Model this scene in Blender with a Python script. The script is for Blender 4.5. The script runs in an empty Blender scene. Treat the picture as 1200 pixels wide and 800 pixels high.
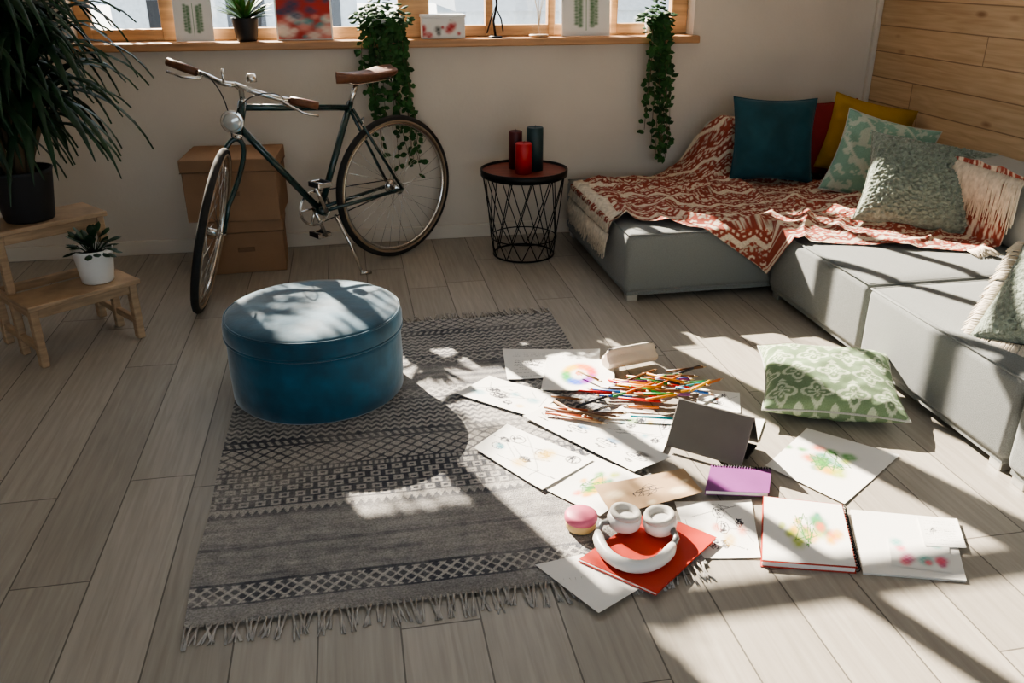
import bpy, bmesh, math, random
import numpy as np
from mathutils import Vector, Matrix, noise
random.seed(7)
R=random.Random(11)
V=Vector
# ------------------------------------------------------------------ helpers
def nodes(name):
    m=bpy.data.materials.new(name);m.use_nodes=True
    nt=m.node_tree;b=nt.nodes["Principled BSDF"]
    return m,nt,b
def mat(name,col=(.5,.5,.5),rough=.6,metal=0.,nz=None,bump=None,attr=False,sheen=0.,spec=None,trans=0.,stretch=None,coat=0.,alpha=None):
    m,nt,b=nodes(name);N=nt.nodes;L=nt.links
    b.inputs["Roughness"].default_value=rough;b.inputs["Metallic"].default_value=metal
    if spec is not None:b.inputs["Specular IOR Level"].default_value=spec
    if sheen:
        b.inputs["Sheen Weight"].default_value=sheen;b.inputs["Sheen Roughness"].default_value=.4
    if trans:b.inputs["Transmission Weight"].default_value=trans
    if coat:b.inputs["Coat Weight"].default_value=coat
    tc=N.new("ShaderNodeTexCoord");vec=tc.outputs["Object"]
    if stretch:
        mp=N.new("ShaderNodeMapping");mp.inputs["Scale"].default_value=stretch
        L.new(vec,mp.inputs[0]);vec=mp.outputs[0]
    src=None
    if attr:
        a=N.new("ShaderNodeAttribute");a.attribute_name="Col";src=a.outputs["Color"]
    if nz is None:nz=(8,.12)
    n=N.new("ShaderNodeTexNoise");n.inputs["Scale"].default_value=nz[0];n.inputs["Detail"].default_value=5
    L.new(vec,n.inputs["Vector"])
    mr=N.new("ShaderNodeMapRange");mr.inputs["From Min"].default_value=.3;mr.inputs["From Max"].default_value=.7
    mr.inputs["To Min"].default_value=1-nz[1];mr.inputs["To Max"].default_value=1+nz[1]
    L.new(n.outputs["Fac"],mr.inputs["Value"])
    vm=N.new("ShaderNodeVectorMath");vm.operation='SCALE'
    if src:L.new(src,vm.inputs[0])
    else:vm.inputs[0].default_value=col
    L.new(mr.outputs[0],vm.inputs["Scale"]);L.new(vm.outputs[0],b.inputs["Base Color"])
    if bump:
        n2=N.new("ShaderNodeTexNoise");n2.inputs["Scale"].default_value=bump[0];n2.inputs["Detail"].default_value=3
        L.new(vec,n2.inputs["Vector"])
        bp=N.new("ShaderNodeBump");bp.inputs["Strength"].default_value=bump[1];bp.inputs["Distance"].default_value=.01
        L.new(n2.outputs["Fac"],bp.inputs["Height"]);L.new(bp.outputs[0],b.inputs["Normal"])
    return m
def plank_mat(name,axis_w,axis_l,w,Ln,x0,cols,grain=(60,3),seam=.012,rough=.45,seamcol=(.06,.05,.04),knots=False,gamt=.25,ringamt=.35,ramp=(.25,.7)):
    m,nt,b=nodes(name);N=nt.nodes;L=nt.links
    def M(op,a,bb=None,c=None):
        n=N.new("ShaderNodeMath");n.operation=op
        for i,x in enumerate([a,bb,c]):
            if x is None:continue
            if isinstance(x,(int,float)):n.inputs[i].default_value=x
            else:L.new(x,n.inputs[i])
        return n.outputs[0]
    tc=N.new("ShaderNodeTexCoord");sp=N.new("ShaderNodeSeparateXYZ");L.new(tc.outputs["Object"],sp.inputs[0])
    cw=sp.outputs[axis_w];cl=sp.outputs[axis_l]
    rw=M('DIVIDE',M('SUBTRACT',cw,x0),w);row=M('FLOOR',rw);fw=M('FRACT',rw)
    wn=N.new("ShaderNodeTexWhiteNoise");wn.noise_dimensions='1D';L.new(row,wn.inputs["W"])
    rl=M('ADD',M('DIVIDE',cl,Ln),M('MULTIPLY',wn.outputs["Value"],7.3));pid=M('FLOOR',rl);fl=M('FRACT',rl)
    w2=N.new("ShaderNodeTexWhiteNoise");w2.noise_dimensions='2D'
    cb=N.new("ShaderNodeCombineXYZ");L.new(row,cb.inputs[0]);L.new(pid,cb.inputs[1]);L.new(cb.outputs[0],w2.inputs["Vector"])
    # grain
    g=N.new("ShaderNodeCombineXYZ")
    L.new(M('MULTIPLY',cw,grain[0]),g.inputs[0]);L.new(M('MULTIPLY',cl,grain[1]),g.inputs[1]);L.new(M('MULTIPLY',w2.outputs["Value"],50),g.inputs[2])
    ng=N.new("ShaderNodeTexNoise");ng.inputs["Scale"].default_value=1;ng.inputs["Detail"].default_value=6;ng.inputs["Distortion"].default_value=.6
    L.new(g.outputs[0],ng.inputs["Vector"])
    # cathedral figure
    g2=N.new("ShaderNodeCombineXYZ")
    L.new(M('MULTIPLY',cw,9),g2.inputs[0]);L.new(M('MULTIPLY',cl,.9),g2.inputs[1]);L.new(M('MULTIPLY',w2.outputs["Value"],31),g2.inputs[2])
    n3=N.new("ShaderNodeTexNoise");n3.inputs["Scale"].default_value=1;n3.inputs["Detail"].default_value=2
    L.new(g2.outputs[0],n3.inputs["Vector"])
    ring=M('FRACT',M('MULTIPLY',n3.outputs["Fac"],11))
    ring=M('ABSOLUTE',M('SUBTRACT',ring,.5))
    val=M('ADD',M('MULTIPLY',ng.outputs["Fac"],.75),M('MULTIPLY',ring,ringamt))
    cr=N.new("ShaderNodeValToRGB");L.new(val,cr.inputs[0])
    cr.color_ramp.elements[0].position=ramp[0];cr.color_ramp.elements[0].color=(*cols[0],1)
    cr.color_ramp.elements[1].position=ramp[1];cr.color_ramp.elements[1].color=(*cols[1],1)
    mul=M('ADD',M('MULTIPLY',w2.outputs["Value"],gamt),1-gamt/2)
    vm=N.new("ShaderNodeVectorMath");vm.operation='SCALE';L.new(cr.outputs[0],vm.inputs[0]);L.new(mul,vm.inputs["Scale"])
    col=vm.outputs[0]
    if knots:
        vo=N.new("ShaderNodeTexVoronoi");g3=N.new("ShaderNodeCombineXYZ")
        L.new(M('MULTIPLY',cw,7),g3.inputs[0]);L.new(M('MULTIPLY',cl,2.6),g3.inputs[1]);L.new(g3.outputs[0],vo.inputs["Vector"]);vo.inputs["Scale"].default_value=1
        k=N.new("ShaderNodeMapRange");L.new(vo.outputs["Distance"],k.inputs["Value"]);k.inputs["From Min"].default_value=.04;k.inputs["From Max"].default_value=.13;k.inputs["To Min"].default_value=.8;k.inputs["To Max"].default_value=0
        mk=N.new("ShaderNodeMix");mk.data_type='RGBA';L.new(k.outputs[0],mk.inputs["Factor"]);L.new(col,mk.inputs["A"]);mk.inputs["B"].default_value=(.22,.10,.04,1);col=mk.outputs["Result"]
    s1=M('LESS_THAN',M('MULTIPLY',M('MINIMUM',fw,M('SUBTRACT',1,fw)),w),seam/2)
    s2=M('LESS_THAN',M('MULTIPLY',M('MINIMUM',fl,M('SUBTRACT',1,fl)),Ln),seam/2)
    s=M('MAXIMUM',s1,s2)
    mx=N.new("ShaderNodeMix");mx.data_type='RGBA';L.new(M('MULTIPLY',s,.8),mx.inputs["Factor"]);L.new(col,mx.inputs["A"]);mx.inputs["B"].default_value=(*seamcol,1)
    L.new(mx.outputs["Result"],b.inputs["Base Color"]);b.inputs["Roughness"].default_value=rough
    bp=N.new("ShaderNodeBump");bp.inputs["Strength"].default_value=.2;bp.inputs["Distance"].default_value=.004
    L.new(M('SUBTRACT',M('MULTIPLY',ng.outputs["Fac"],.3),s),bp.inputs["Height"]);L.new(bp.outputs[0],b.inputs["Normal"])
    return m
class MB:
    def __init__(s):s.v=[];s.f=[];s.m=[];s.s=[];s.c=[]
    def add(s,vs,fs,mi=0,sm=True,cols=None):
        o=len(s.v);s.v+= [tuple(x) for x in vs]
        s.c+= ([tuple(c) for c in cols] if cols is not None else [(1,1,1)]*len(vs))
        s.f+=[tuple(i+o for i in f) for f in fs];s.m+=[mi]*len(fs);s.s+=[sm]*len(fs)
    def tube(s,pts,r,n=8,mi=0,closed=False,col=None,flat=1.):
        P=[V(p) for p in pts];k=len(P)
        rs=r if isinstance(r,(list,tuple)) else [r]*k
        T=[]
        for i in range(k):
            a=P[(i-1)%k] if (closed or i>0) else P[i];b=P[(i+1)%k] if (closed or i<k-1) else P[i]
            t=(b-a);T.append(t.normalized() if t.length>1e-9 else V((0,0,1)))
        up=V((0,0,1)) if abs(T[0].z)<.9 else V((1,0,0))
        nrm=(up-T[0]*up.dot(T[0])).normalized();vs=[]
        for i in range(k):
            nrm=(nrm-T[i]*nrm.dot(T[i])).normalized();bn=T[i].cross(nrm)
            for j in range(n):
                a=2*math.pi*j/n;vs.append(P[i]+(nrm*math.cos(a)*flat+bn*math.sin(a))*rs[i])
        fs=[]
        for i in range(k if closed else k-1):
            for j in range(n):
                a=i*n+j;b=i*n+(j+1)%n;c=((i+1)%k)*n+(j+1)%n;d=((i+1)%k)*n+j;fs.append((a,b,c,d))
        if not closed:
            fs.append(tuple(range(n-1,-1,-1)));fs.append(tuple((k-1)*n+j for j in range(n)))
        s.add(vs,fs,mi,True,[col]*len(vs) if col else None)
    def lathe(s,prof,c=(0,0,0),n=40,mi=0,M=None,sm=True,col=None):
        vs=[];c=V(c);M=M or Matrix.Identity(3)
        for (r,z) in prof:
            for j in range(n):
                a=2*math.pi*j/n;vs.append(c+M@V((r*math.cos(a),r*math.sin(a),z)))
        fs=[]
        for i in range(len(prof)-1):
            for j in range(n):fs.append((i*n+j,i*n+(j+1)%n,(i+1)*n+(j+1)%n,(i+1)*n+j))
        if prof[0][0]>1e-5:fs.append(tuple(range(n-1,-1,-1)))
        if prof[-1][0]>1e-5:fs.append(tuple((len(prof)-1)*n+j for j in range(n)))
        s.add(vs,fs,mi,sm,[col]*len(vs) if col else None)
    def box(s,c,size,bev=0.,M=None,mi=0,seg=2,sm=None,col=None):
        bm=bmesh.new();bmesh.ops.create_cube(bm,size=1)
        for v in bm.verts:v.co=V((v.co.x*size[0],v.co.y*size[1],v.co.z*size[2]))
        if bev>0:bmesh.ops.bevel(bm,geom=list(bm.edges),offset=bev,segments=seg,profile=.5,affect='EDGES')
        M=M or Matrix.Identity(3);c=V(c)
        bm.verts.index_update()
        vs=[c+M@v.co for v in bm.verts];fs=[tuple(v.index for v in f.verts) for f in bm.faces];bm.free()
        s.add(vs,fs,mi,(bev>0.012) if sm is None else sm,[col]*len(vs) if col else None)
    def bb(s,x0,x1,y0,y1,z0,z1,bev=0.,mi=0,seg=2,col=None):
        s.box(((x0+x1)/2,(y0+y1)/2,(z0+z1)/2),(x1-x0,y1-y0,z1-z0),bev,None,mi,seg,None,col)
    def grid(s,nu,nv,fn,mi=0,cfn=None,sm=True):
        vs=[];cs=[]
        for j in range(nv+1):
            for i in range(nu+1):
                u=i/nu;v=j/nv;vs.append(fn(u,v))
                if cfn:cs.append(cfn(u,v))
        fs=[(j*(nu+1)+i,j*(nu+1)+i+1,(j+1)*(nu+1)+i+1,(j+1)*(nu+1)+i) for j in range(nv) for i in range(nu)]
        s.add(vs,fs,mi,sm,cs if cfn else None)
    def leaf(s,p,d,n,L,w,mi=0,bend=.2,col=None,k=4):
        p=V(p);d=V(d).normalized();n=V(n);n=(n-d*n.dot(d));n=n.normalized() if n.length>1e-6 else V((0,0,1));sd=d.cross(n)
        vs=[];fs=[]
        for i in range(k+1):
            t=i/k;ww=w*math.sin(math.pi*min(.999,(t*.85+.08)))**.8 if i<k else 0.0
            q=p+d*L*t-n*bend*L*t*t
            vs+= [q+sd*ww/2-n*ww*.15,q+n*ww*.05,q-sd*ww/2-n*ww*.15]
        for i in range(k):
            a=i*3;fs+= [(a,a+1,a+4,a+3),(a+1,a+2,a+5,a+4)]
        s.add(vs,fs,mi,True,[col]*len(vs) if col else None)
    def obj(s,name,mats,parent=None):
        me=bpy.data.meshes.new(name);me.from_pydata(s.v,[],s.f);me.update()
        for m in mats:me.materials.append(m)
        me.polygons.foreach_set("material_index",s.m);me.polygons.foreach_set("use_smooth",s.s)
        at=me.color_attributes.new("Col",'FLOAT_COLOR','POINT')
        a=np.ones((len(s.v),4),dtype=np.float32);a[:,:3]=np.array(s.c,dtype=np.float32);at.data.foreach_set("color",a.ravel())
        me.update();o=bpy.data.objects.new(name,me);bpy.context.collection.objects.link(o)
        if parent:o.parent=parent
        return o
def empty(name):
    e=bpy.data.objects.new(name,None);bpy.context.collection.objects.link(e);return e
def frame(normal,up=(0,0,1),roll=0):
    z=V(normal).normalized();u=V(up);y=(u-z*u.dot(z)).normalized();x=y.cross(z)
    return Matrix((x,y,z)).transposed()@Matrix.Rotation(math.radians(roll),3,'Z')
def RZ(a):return Matrix.Rotation(math.radians(a),3,'Z')
def bez(p0,p1,p2,p3,n=12):
    p0,p1,p2,p3=map(V,(p0,p1,p2,p3));o=[]
    for i in range(n+1):
        t=i/n;o.append(p0*(1-t)**3+p1*3*t*(1-t)**2+p2*3*t*t*(1-t)+p3*t**3)
    return o
def nz(x,y,z=0):return noise.noise(V((x,y,z)))
# ------------------------------------------------------------------ materials
WALL_Y=4.62;RX=2.95;LX=-2.5;H=2.95;BY=-1.9
m_wall=mat("plaster_wall",(.64,.575,.495),.9,nz=(3,.04),bump=(60,.08))
m_ceil=mat("ceiling_paint",(.8,.78,.74),.9,nz=(3,.02))
m_floor=plank_mat("oak_laminate_floor",0,1,.187,1.29,-.53,((.27,.24,.20),(.45,.41,.355)),grain=(70,3.2),seam=.004,rough=.42,seamcol=(.07,.06,.05),ringamt=.16,gamt=.2,ramp=(.12,.78))
m_panel=plank_mat("pine_wall_panelling",2,1,.135,2.1,.02,((.48,.31,.17),(.68,.49,.30)),grain=(50,2),seam=.006,rough=.55,seamcol=(.20,.12,.06),knots=True,gamt=.15,ringamt=.25)
m_frame=mat("honey_wood_frame",(.60,.36,.18),.5,nz=(3,.25),stretch=(1,12,12))
m_sill=mat("wood_sill",(.48,.26,.125),.45,nz=(3,.25),stretch=(1,14,14))
m_base=mat("baseboard_paint",(.64,.58,.50),.6,nz=(3,.05))
m_white=mat("white_ceramic",(.82,.80,.76),.35,nz=(4,.03))
m_black=mat("black_metal",(.012,.012,.013),.4,.6)
m_blackpl=mat("black_matte",(.018,.018,.02),.55)
m_chrome=mat("chrome",(.72,.71,.69),.2,1.)
m_rubber=mat("tyre_rubber",(.02,.019,.018),.8,nz=(40,.2))
m_gum=mat("tyre_sidewall",(.30,.22,.15),.7)
m_bike=mat("dark_green_paint",(.008,.035,.034),.25,coat=.5)
m_leather=mat("brown_leather",(.16,.065,.032),.45,nz=(20,.3),bump=(90,.2))
m_card=mat("cardboard",(.30,.18,.105),.85,nz=(6,.1),bump=(80,.1))
m_tape=mat("cardboard_edge",(.20,.12,.07),.85)
m_sofa=mat("grey_sofa_fabric",(.20,.21,.205),.95,nz=(350,.22),bump=(500,.35),sheen=.2)
m_sofaback=mat("light_sofa_fabric",(.40,.40,.375),.95,nz=(350,.18),bump=(500,.35),sheen=.2)
m_foot=mat("sofa_foot",(.6,.6,.58),.3,.8)
m_stool=mat("birch_wood",(.42,.29,.18),.5,nz=(4,.2),stretch=(3,3,20))
m_teal=mat("teal_velvet",(.010,.080,.135),.75,nz=(9,.45),bump=(12,.25),sheen=.7)
m_attr=mat("printed_cloth",attr=True,rough=.95,nz=(300,.15),bump=(400,.4))
m_rug=mat("woven_rug",attr=True,rough=1.,nz=(180,.28),bump=(260,.8),spec=.1)
m_paper=mat("drawing_paper",attr=True,rough=.8,nz=(10,.02))
m_yarn=mat("cream_yarn",(.66,.58,.47),.95,nz=(40,.2))
m_rugyarn=mat("rug_yarn",(.40,.37,.34),.95,nz=(40,.3))
m_leafd=mat("dark_leaf",(.016,.048,.018),.5,nz=(12,.5))
m_leafv=mat("trailing_leaf",(.026,.080,.020),.6,nz=(15,.6),spec=.25)
m_stem=mat("plant_stem",(.13,.09,.05),.8)
m_soil=mat("soil",(.03,.02,.015),1.)
m_glass=None
# ------------------------------------------------------------------ room shell
def quick(name,boxes,m,bev=0.):
    b=MB()
    for x in boxes:b.bb(*x,bev)
    return b.obj(name,[m] if not isinstance(m,list) else m)
quick("floor",[(LX-.1,RX+.1,BY-.1,WALL_Y+.2,-.1,0)],m_floor)
quick("ceiling",[(LX-.1,RX+.1,BY-.1,WALL_Y+.2,H,H+.1)],m_ceil)
WX0,WX1,WZ0,WZ1=-1.27,1.86,1.02,2.80
quick("wall_back",[(LX-.1,RX+.1,WALL_Y,WALL_Y+.2,0,WZ0),(LX-.1,WX0,WALL_Y,WALL_Y+.2,WZ0,H),(WX1,RX+.1,WALL_Y,WALL_Y+.2,WZ0,H),(WX0,WX1,WALL_Y,WALL_Y+.2,WZ1,H)],m_wall)
quick("wall_right",[(RX,RX+.15,BY,WALL_Y,0,H)],m_panel)
quick("wall_left",[(LX-.15,LX,BY,WALL_Y,0,H)],m_wall)
quick("wall_rear",[(LX,-1.4,BY-.15,BY,0,H),(2.2,RX,BY-.15,BY,0,H),(-1.4,2.2,BY-.15,BY,2.3,H),(-1.4,2.2,BY-.15,BY,0,.5)],m_wall)  # unseen rear wall; its opening is added to let sky light in
quick("baseboard_back",[(LX,RX,WALL_Y-.018,WALL_Y,0,.075)],m_base,.004)
quick("baseboard_left",[(LX,LX+.018,BY,WALL_Y-.02,0,.075)],m_base,.004)
quick("trim_corner",[(RX-.03,RX,WALL_Y-.03,WALL_Y,.0,H)],m_base,.006)
# sill + windows
quick("window_sill",[(-1.30,1.885,WALL_Y-.05,WALL_Y+.15,1.02,1.058)],m_sill,.006)
fy0,fy1=WALL_Y+.10,WALL_Y+.16
posts=[(-1.27,-1.20),(-.875,-.805),(-.275,-.205),(.29,.45),(.745,.785),(1.08,1.12),(1.425,1.465),(1.77,1.86)]
panes=[(-1.20,-.875),(-.805,-.275),(-.205,.29),(.45,.745),(.785,1.08),(1.12,1.425),(1.465,1.77)]
mg,ntg,bg=nodes("window_glass")
ntg.nodes.remove(bg);tr=ntg.nodes.new("ShaderNodeBsdfTransparent");gl=ntg.nodes.new("ShaderNodeBsdfGlossy");gl.inputs["Roughness"].default_value=.02
mx=ntg.nodes.new("ShaderNodeMixShader");mx.inputs[0].default_value=.05;ntg.links.new(tr.outputs[0],mx.inputs[1]);ntg.links.new(gl.outputs[0],mx.inputs[2])
ntg.links.new(mx.outputs[0],ntg.nodes["Material Output"].inputs[0]);m_glass=mg
b=MB()
for x0,x1 in posts:b.bb(x0,x1,fy0,fy1,1.058,WZ1,.006)
b.bb(WX0,WX1,fy0+.004,fy1-.004,1.058,1.115,.006)
b.bb(WX0,WX1,fy0+.004,fy1-.004,WZ1-.06,WZ1,.006)
for x0,x1 in panes:b.bb(x0,x1,fy0+.005,fy1-.005,2.27,2.33,.004)
for x0,x1 in panes:b.bb(x0,x1,fy0+.03,fy0+.034,1.1,WZ1-.05,0,1)
b.obj("window_1",[m_frame,m_glass])
b=MB();b.bb(-1.25,-.83,WALL_Y+.03,WALL_Y+.036,1.90,2.76);b.tube([(-1.25,WALL_Y+.05,2.76),(-.83,WALL_Y+.05,2.76)],.03,16);b.bb(-1.25,-.83,WALL_Y+.026,WALL_Y+.04,1.885,1.91,.003)  # added blind, out of view, keeps sun off the floor at left
b.obj("sun_blocker_blind",[mat("sun_blocker_cloth",(.6,.56,.5),.9)])
# ------------------------------------------------------------------ rug
def tri(x):x=x-math.floor(x);return abs(x-.5)*2
rx0,rx1,ry0,ry1=-.465,.81,1.64,3.40
DK=np.array((.095,.100,.118));LT=np.array((.54,.51,.475))
def rugcol(u,v):
    x=rx0+(rx1-rx0)*u;y=ry0+(ry1-ry0)*v
    yy=y if y<2.86 else 2.86-(y-2.86)*1.0
    d=0.
    def lat(px,py,th):
        a=tri(x/px+yy/py);b_=tri(x/px-yy/py);return 1. if (a<th or b_<th) else 0.
    if yy<1.70:d=.5
    elif yy<1.71:d=1
    elif yy<1.775:d=1-lat(.034,.034,.28)
    elif yy<1.785:d=1
    elif yy<2.06:
        s_=.5+.5*math.sin(yy*95);d=.46+.2*s_*(.5+nz(x*9,yy*30))+.24*nz(x*7,yy*80)+.16*nz(x*30,yy*30)
        if 1.915<yy<1.93:d=.8
    elif yy<2.07:d=.9
    elif yy<2.095:d=1. if tri(x/.024)*.025>(yy-2.07) else .15
    elif yy<2.105:d=.25
    elif yy<2.27:
        hh=.033;ro=int((yy-2.105)/hh);th=tri(x/.044+(.5 if ro%2 else 0));q=((yy-2.105)/hh)%1
        d=1. if (th>.66 or (q<.24 and th<.9) or (abs(q-.62)<.14 and th<.30)) else .12
    elif yy<2.28:d=1
    elif yy<2.295:d=.15 if (x*58)%1<.6 else .9
    elif yy<2.305:d=1
    elif yy<2.435:
        a=tri(x/.048);q=abs(((yy-2.305)/.0433)%1-.5)*2;d=1. if abs(a-q)<.22 or (a+q<.35) or a+q>1.6 else .12
    elif yy<2.445:d=1
    elif yy<2.47:d=.15 if (x*40+yy*20)%1<.5 else .95
    elif yy<2.48:d=1
    elif yy<2.68:
        z_=((yy-2.48)+.017*tri(x/.030))/.030;d=1. if z_%1<.5 else .12
    elif yy<2.69:d=1
    elif yy<2.76:d=.1+.8*(1-lat(.036,.036,.3))
    elif yy<2.775:d=.9
    else:
        d=.6+.25*math.sin(yy*120)+.15*nz(x*6,yy*40)
    fade=.60+.38*nz(x*3.1,y*4.7,3)+.24*nz(x*24,y*24,1)
    d=max(0,min(1,d*max(.3,min(1,fade+.15))+.08*nz(x*60,y*60)+.06))
    c=LT*(1-d)+DK*d
    k=1+.12*nz(x*8,y*50,5)
    return tuple(c*k)
b=MB()
def rugp(u,v):
    x=rx0+(rx1-rx0)*u;y=ry0+(ry1-ry0)*v
    e=.008*nz(y*4,1,2);e2=.01*nz(x*5,3,2)*(1-v)
    return (x+e,y+e2,.007+.0025*nz(x*5,y*5))
b.grid(360,500,rugp,0,rugcol)
b.bb(rx0+.006,rx1-.006,ry0+.008,ry1-.008,.0005,.0035,0,1)
for side in (0,1):
    n=84
    for i in range(n):
        x=rx0+(rx1-rx0)*(i+.5)/n;y=ry0+.005 if side==0 else ry1-.005;sg=-1 if side==0 else 1
        L_=R.uniform(.055,.085);dx=R.uniform(-.018,.018)
        for k in range(3):
            o=R.uniform(-.010,.010)
            b.tube([(x,y,.009),(x+dx*.4,y+sg*L_*.35,.008),(x+dx*.7+o*.6,y+sg*L_*.7,.004),(x+dx+o,y+sg*L_,.003)],[.0034,.003,.0025,.0014],4,2)
b.obj("patterned_rug",[m_rug,m_rugyarn,m_rugyarn])
# ------------------------------------------------------------------ ottoman
b=MB();oc=(-.172,2.845,.0105)
b.lathe([(0,.0),(.292,0),(.299,.008),(.300,.05),(.302,.12),(.299,.21),(.296,.234)],oc,72)
b.lathe([(.29,.228),(.303,.232),(.307,.245),(.307,.272),(.302,.292),(.285,.304),(.24,.311),(.1,.317),(0,.318)],oc,72)
b.tube([(oc[0]+.304*math.cos(a*math.pi/36),oc[1]+.304*math.sin(a*math.pi/36),.2445) for a in range(72)],.005,6,0,True)
b.tube([(oc[0]+.298*math.cos(a*math.pi/36),oc[1]+.298*math.sin(a*math.pi/36),.305) for a in range(72)],.004,6,0,True)
b.obj("round_ottoman",[m_teal])
# ------------------------------------------------------------------ side table
b=MB();tc=(.86,4.25)
def ring(r,z,n=48):return [(tc[0]+r*math.cos(2*math.pi*i/n),tc[1]+r*math.sin(2*math.pi*i/n),z) for i in range(n)]
b.lathe([(0,.432),(.212,.432),(.214,.446),(0,.446)],(tc[0],tc[1],0),48,1,sm=False)
b.lathe([(.214,.425),(.222,.425),(.222,.458),(.215,.458),(.214,.44)],(tc[0],tc[1],0),48,0)
b.tube(ring(.205,.42),.004,6,0,True);b.tube(ring(.158,.006),.005,6,0,True);b.tube(ring(.172,.10),.003,6,0,True)
nn=12
for i in range(nn):
    for sg in (1,-1):
        a0=2*math.pi*i/nn;a1=a0+sg*math.pi*1.0/nn;a2=a0+sg*2*math.pi*1.0/nn
        b.tube([(tc[0]+.212*math.cos(a0),tc[1]+.212*math.sin(a0),.428),(tc[0]+.185*math.cos(a1),tc[1]+.185*math.sin(a1),.24),(tc[0]+.172*math.cos(a2),tc[1]+.172*math.sin(a2),.10),(tc[0]+.158*math.cos(a2+sg*.26),tc[1]+.158*math.sin(a2+sg*.26),.006)],.0028,5)
b.obj("wire_side_table",[m_black,mat("red_brown_wood",(.20,.045,.03),.4,nz=(5,.3),stretch=(1,8,1))])
# candles
def candle(name,x,y,r,h,col):
    b=MB();z=.4465
    b.lathe([(0,0),(r,0),(r,h-.004),(r-.003,h),(r-.010,h-.003),(0,h-.006)],(x,y,z),28,0)
    b.tube([(x,y,z+h-.006),(x+.001,y,z+h+.004),(x+.003,y,z+h+.010)],.0012,5,1)
    b.obj(name,[mat(name+"_wax",col,.45,nz=(14,.12)),m_blackpl])
candle("maroon_candle",.825,4.30,.034,.19,(.09,.012,.015))
candle("red_candle",.845,4.19,.042,.15,(.42,.015,.02))
candle("dark_teal_candle",.915,4.25,.042,.215,(.015,.042,.048))
# ------------------------------------------------------------------ boxes
def carton(name,x0,x1,y0,y1,z0,z1,rot):
    b=MB();cx,cy_=(x0+x1)/2,(y0+y1)/2;M=RZ(rot);w,d,h=x1-x0,y1-y0,z1-z0
    b.box((cx,cy_,z0+h/2-.01),(w-.012,d-.012,h-.02),.004,M,0)
    b.box((cx,cy_,z1-.03),(w,d,.06),.005,M,0)
    b.box(V((cx,cy_,z1-.0618)),(w+.001,d+.001,.003),0,M,1)
    b.box(V((cx,cy_,z0+h*.45))+M@V((0,-d/2+.004,0)),(.08,.006,.022),.002,M,1)
    b.obj(name,[m_card,m_tape])
carton("cardboard_box",-.735,-.36,4.2,4.54,0,.268,2)
carton("cardboard_box",-.79,-.345,4.18,4.54,.27,.57,-3)
# ------------------------------------------------------------------ step stool
so=V((-1.21,3.20,0));sm_=RZ(38)
def SP(x,y,z):return so+sm_@V((x,y,z))
b=MB()
def sb(x0,x1,y0,y1,z0,z1,bev=.004):b.box(SP((x0+x1)/2,(y0+y1)/2,(z0+z1)/2),(x1-x0,y1-y0,z1-z0),bev,sm_)
W_=.41
sb(-.01,W_+.01,-.02,.18,.235,.255)
sb(-.01,W_+.01,.165,.385,.48,.50)
for x in (0,W_-.03):
    sb(x,x+.03,0,.035,0,.235);sb(x,x+.03,.181,.211,.0,.48)
    sb(x,x+.03,.345,.38,0,.48);sb(x+.005,x+.025,.035,.345,.195,.235);sb(x+.005,x+.025,.2,.345,.44,.48);sb(x+.005,x+.025,.035,.345,.06,.09)
sb(.03,W_-.03,.005,.025,.195,.235);sb(.03,W_-.03,.185,.205,.44,.48);sb(.03,W_-.03,.355,.375,.44,.48);sb(.03,W_-.03,.355,.375,.2,.235)
b.obj("step_stool",[m_stool])
# large plant
b=MB();pc=SP(.17,.275,.501)
b.lathe([(0,0),(.085,0),(.09,.01),(.112,.18),(.117,.195),(.106,.195),(.10,.17),(0,.17)],pc,36,0)
b.lathe([(.10,.168),(.05,.175),(0,.177)],pc,24,3)
crowns=[(-.02,.0,.36),(.08,.05,.56),(-.09,-.03,.28),(.02,-.05,.80),(-.12,.06,.60),(.10,-.02,.40),(.05,-.03,.66),(-.06,-.05,.5),(.09,.02,.28)]
for cx,cy_,cz in crowns:
    top=pc+V((cx*1.3-.02,cy_*1.3,.17+cz))
    b.tube(bez(pc+V((cx*.4,cy_*.4,.16)),pc+V((cx*.5,cy_*.5,.3)),pc+V((cx*1.2,cy_*1.2,cz)),top,8),.013,7,2)
    for i in range(42):
        az=i*2.4+R.uniform(-.2,.2);el=R.uniform(-.2,1.15);Ln=R.uniform(.34,.54)
        d=V((math.cos(az)*math.cos(el),math.sin(az)*math.cos(el),math.sin(el)))
        st=top+V((0,0,-.10+.12*(i/34)));w=R.uniform(.030,.046)
        vel=d.copy();q=st.copy();k=9
        sd=V((-math.sin(az),math.cos(az),0));vs=[];fs=[]
        for j in range(k+1):
            t=j/k;ww=w*(min(1,.45+t*3)*(1-t**2.5)+.02)
            nrm=sd.cross(vel).normalized()
            vs+=[q+sd*ww/2+nrm*.004,q-nrm*.002,q-sd*ww/2+nrm*.004]
            vel=(vel+V((0,0,-.30))*(t+.3)).normalized();q=q+vel*Ln/k
        for j in range(k):
            a=j*3;fs+=[(a,a+1,a+4,a+3),(a+1,a+2,a+5,a+4)]
        b.add(vs,fs,1,True)
b.obj("potted_dracaena",[m_blackpl,m_leafd,m_stem,m_soil])
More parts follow.
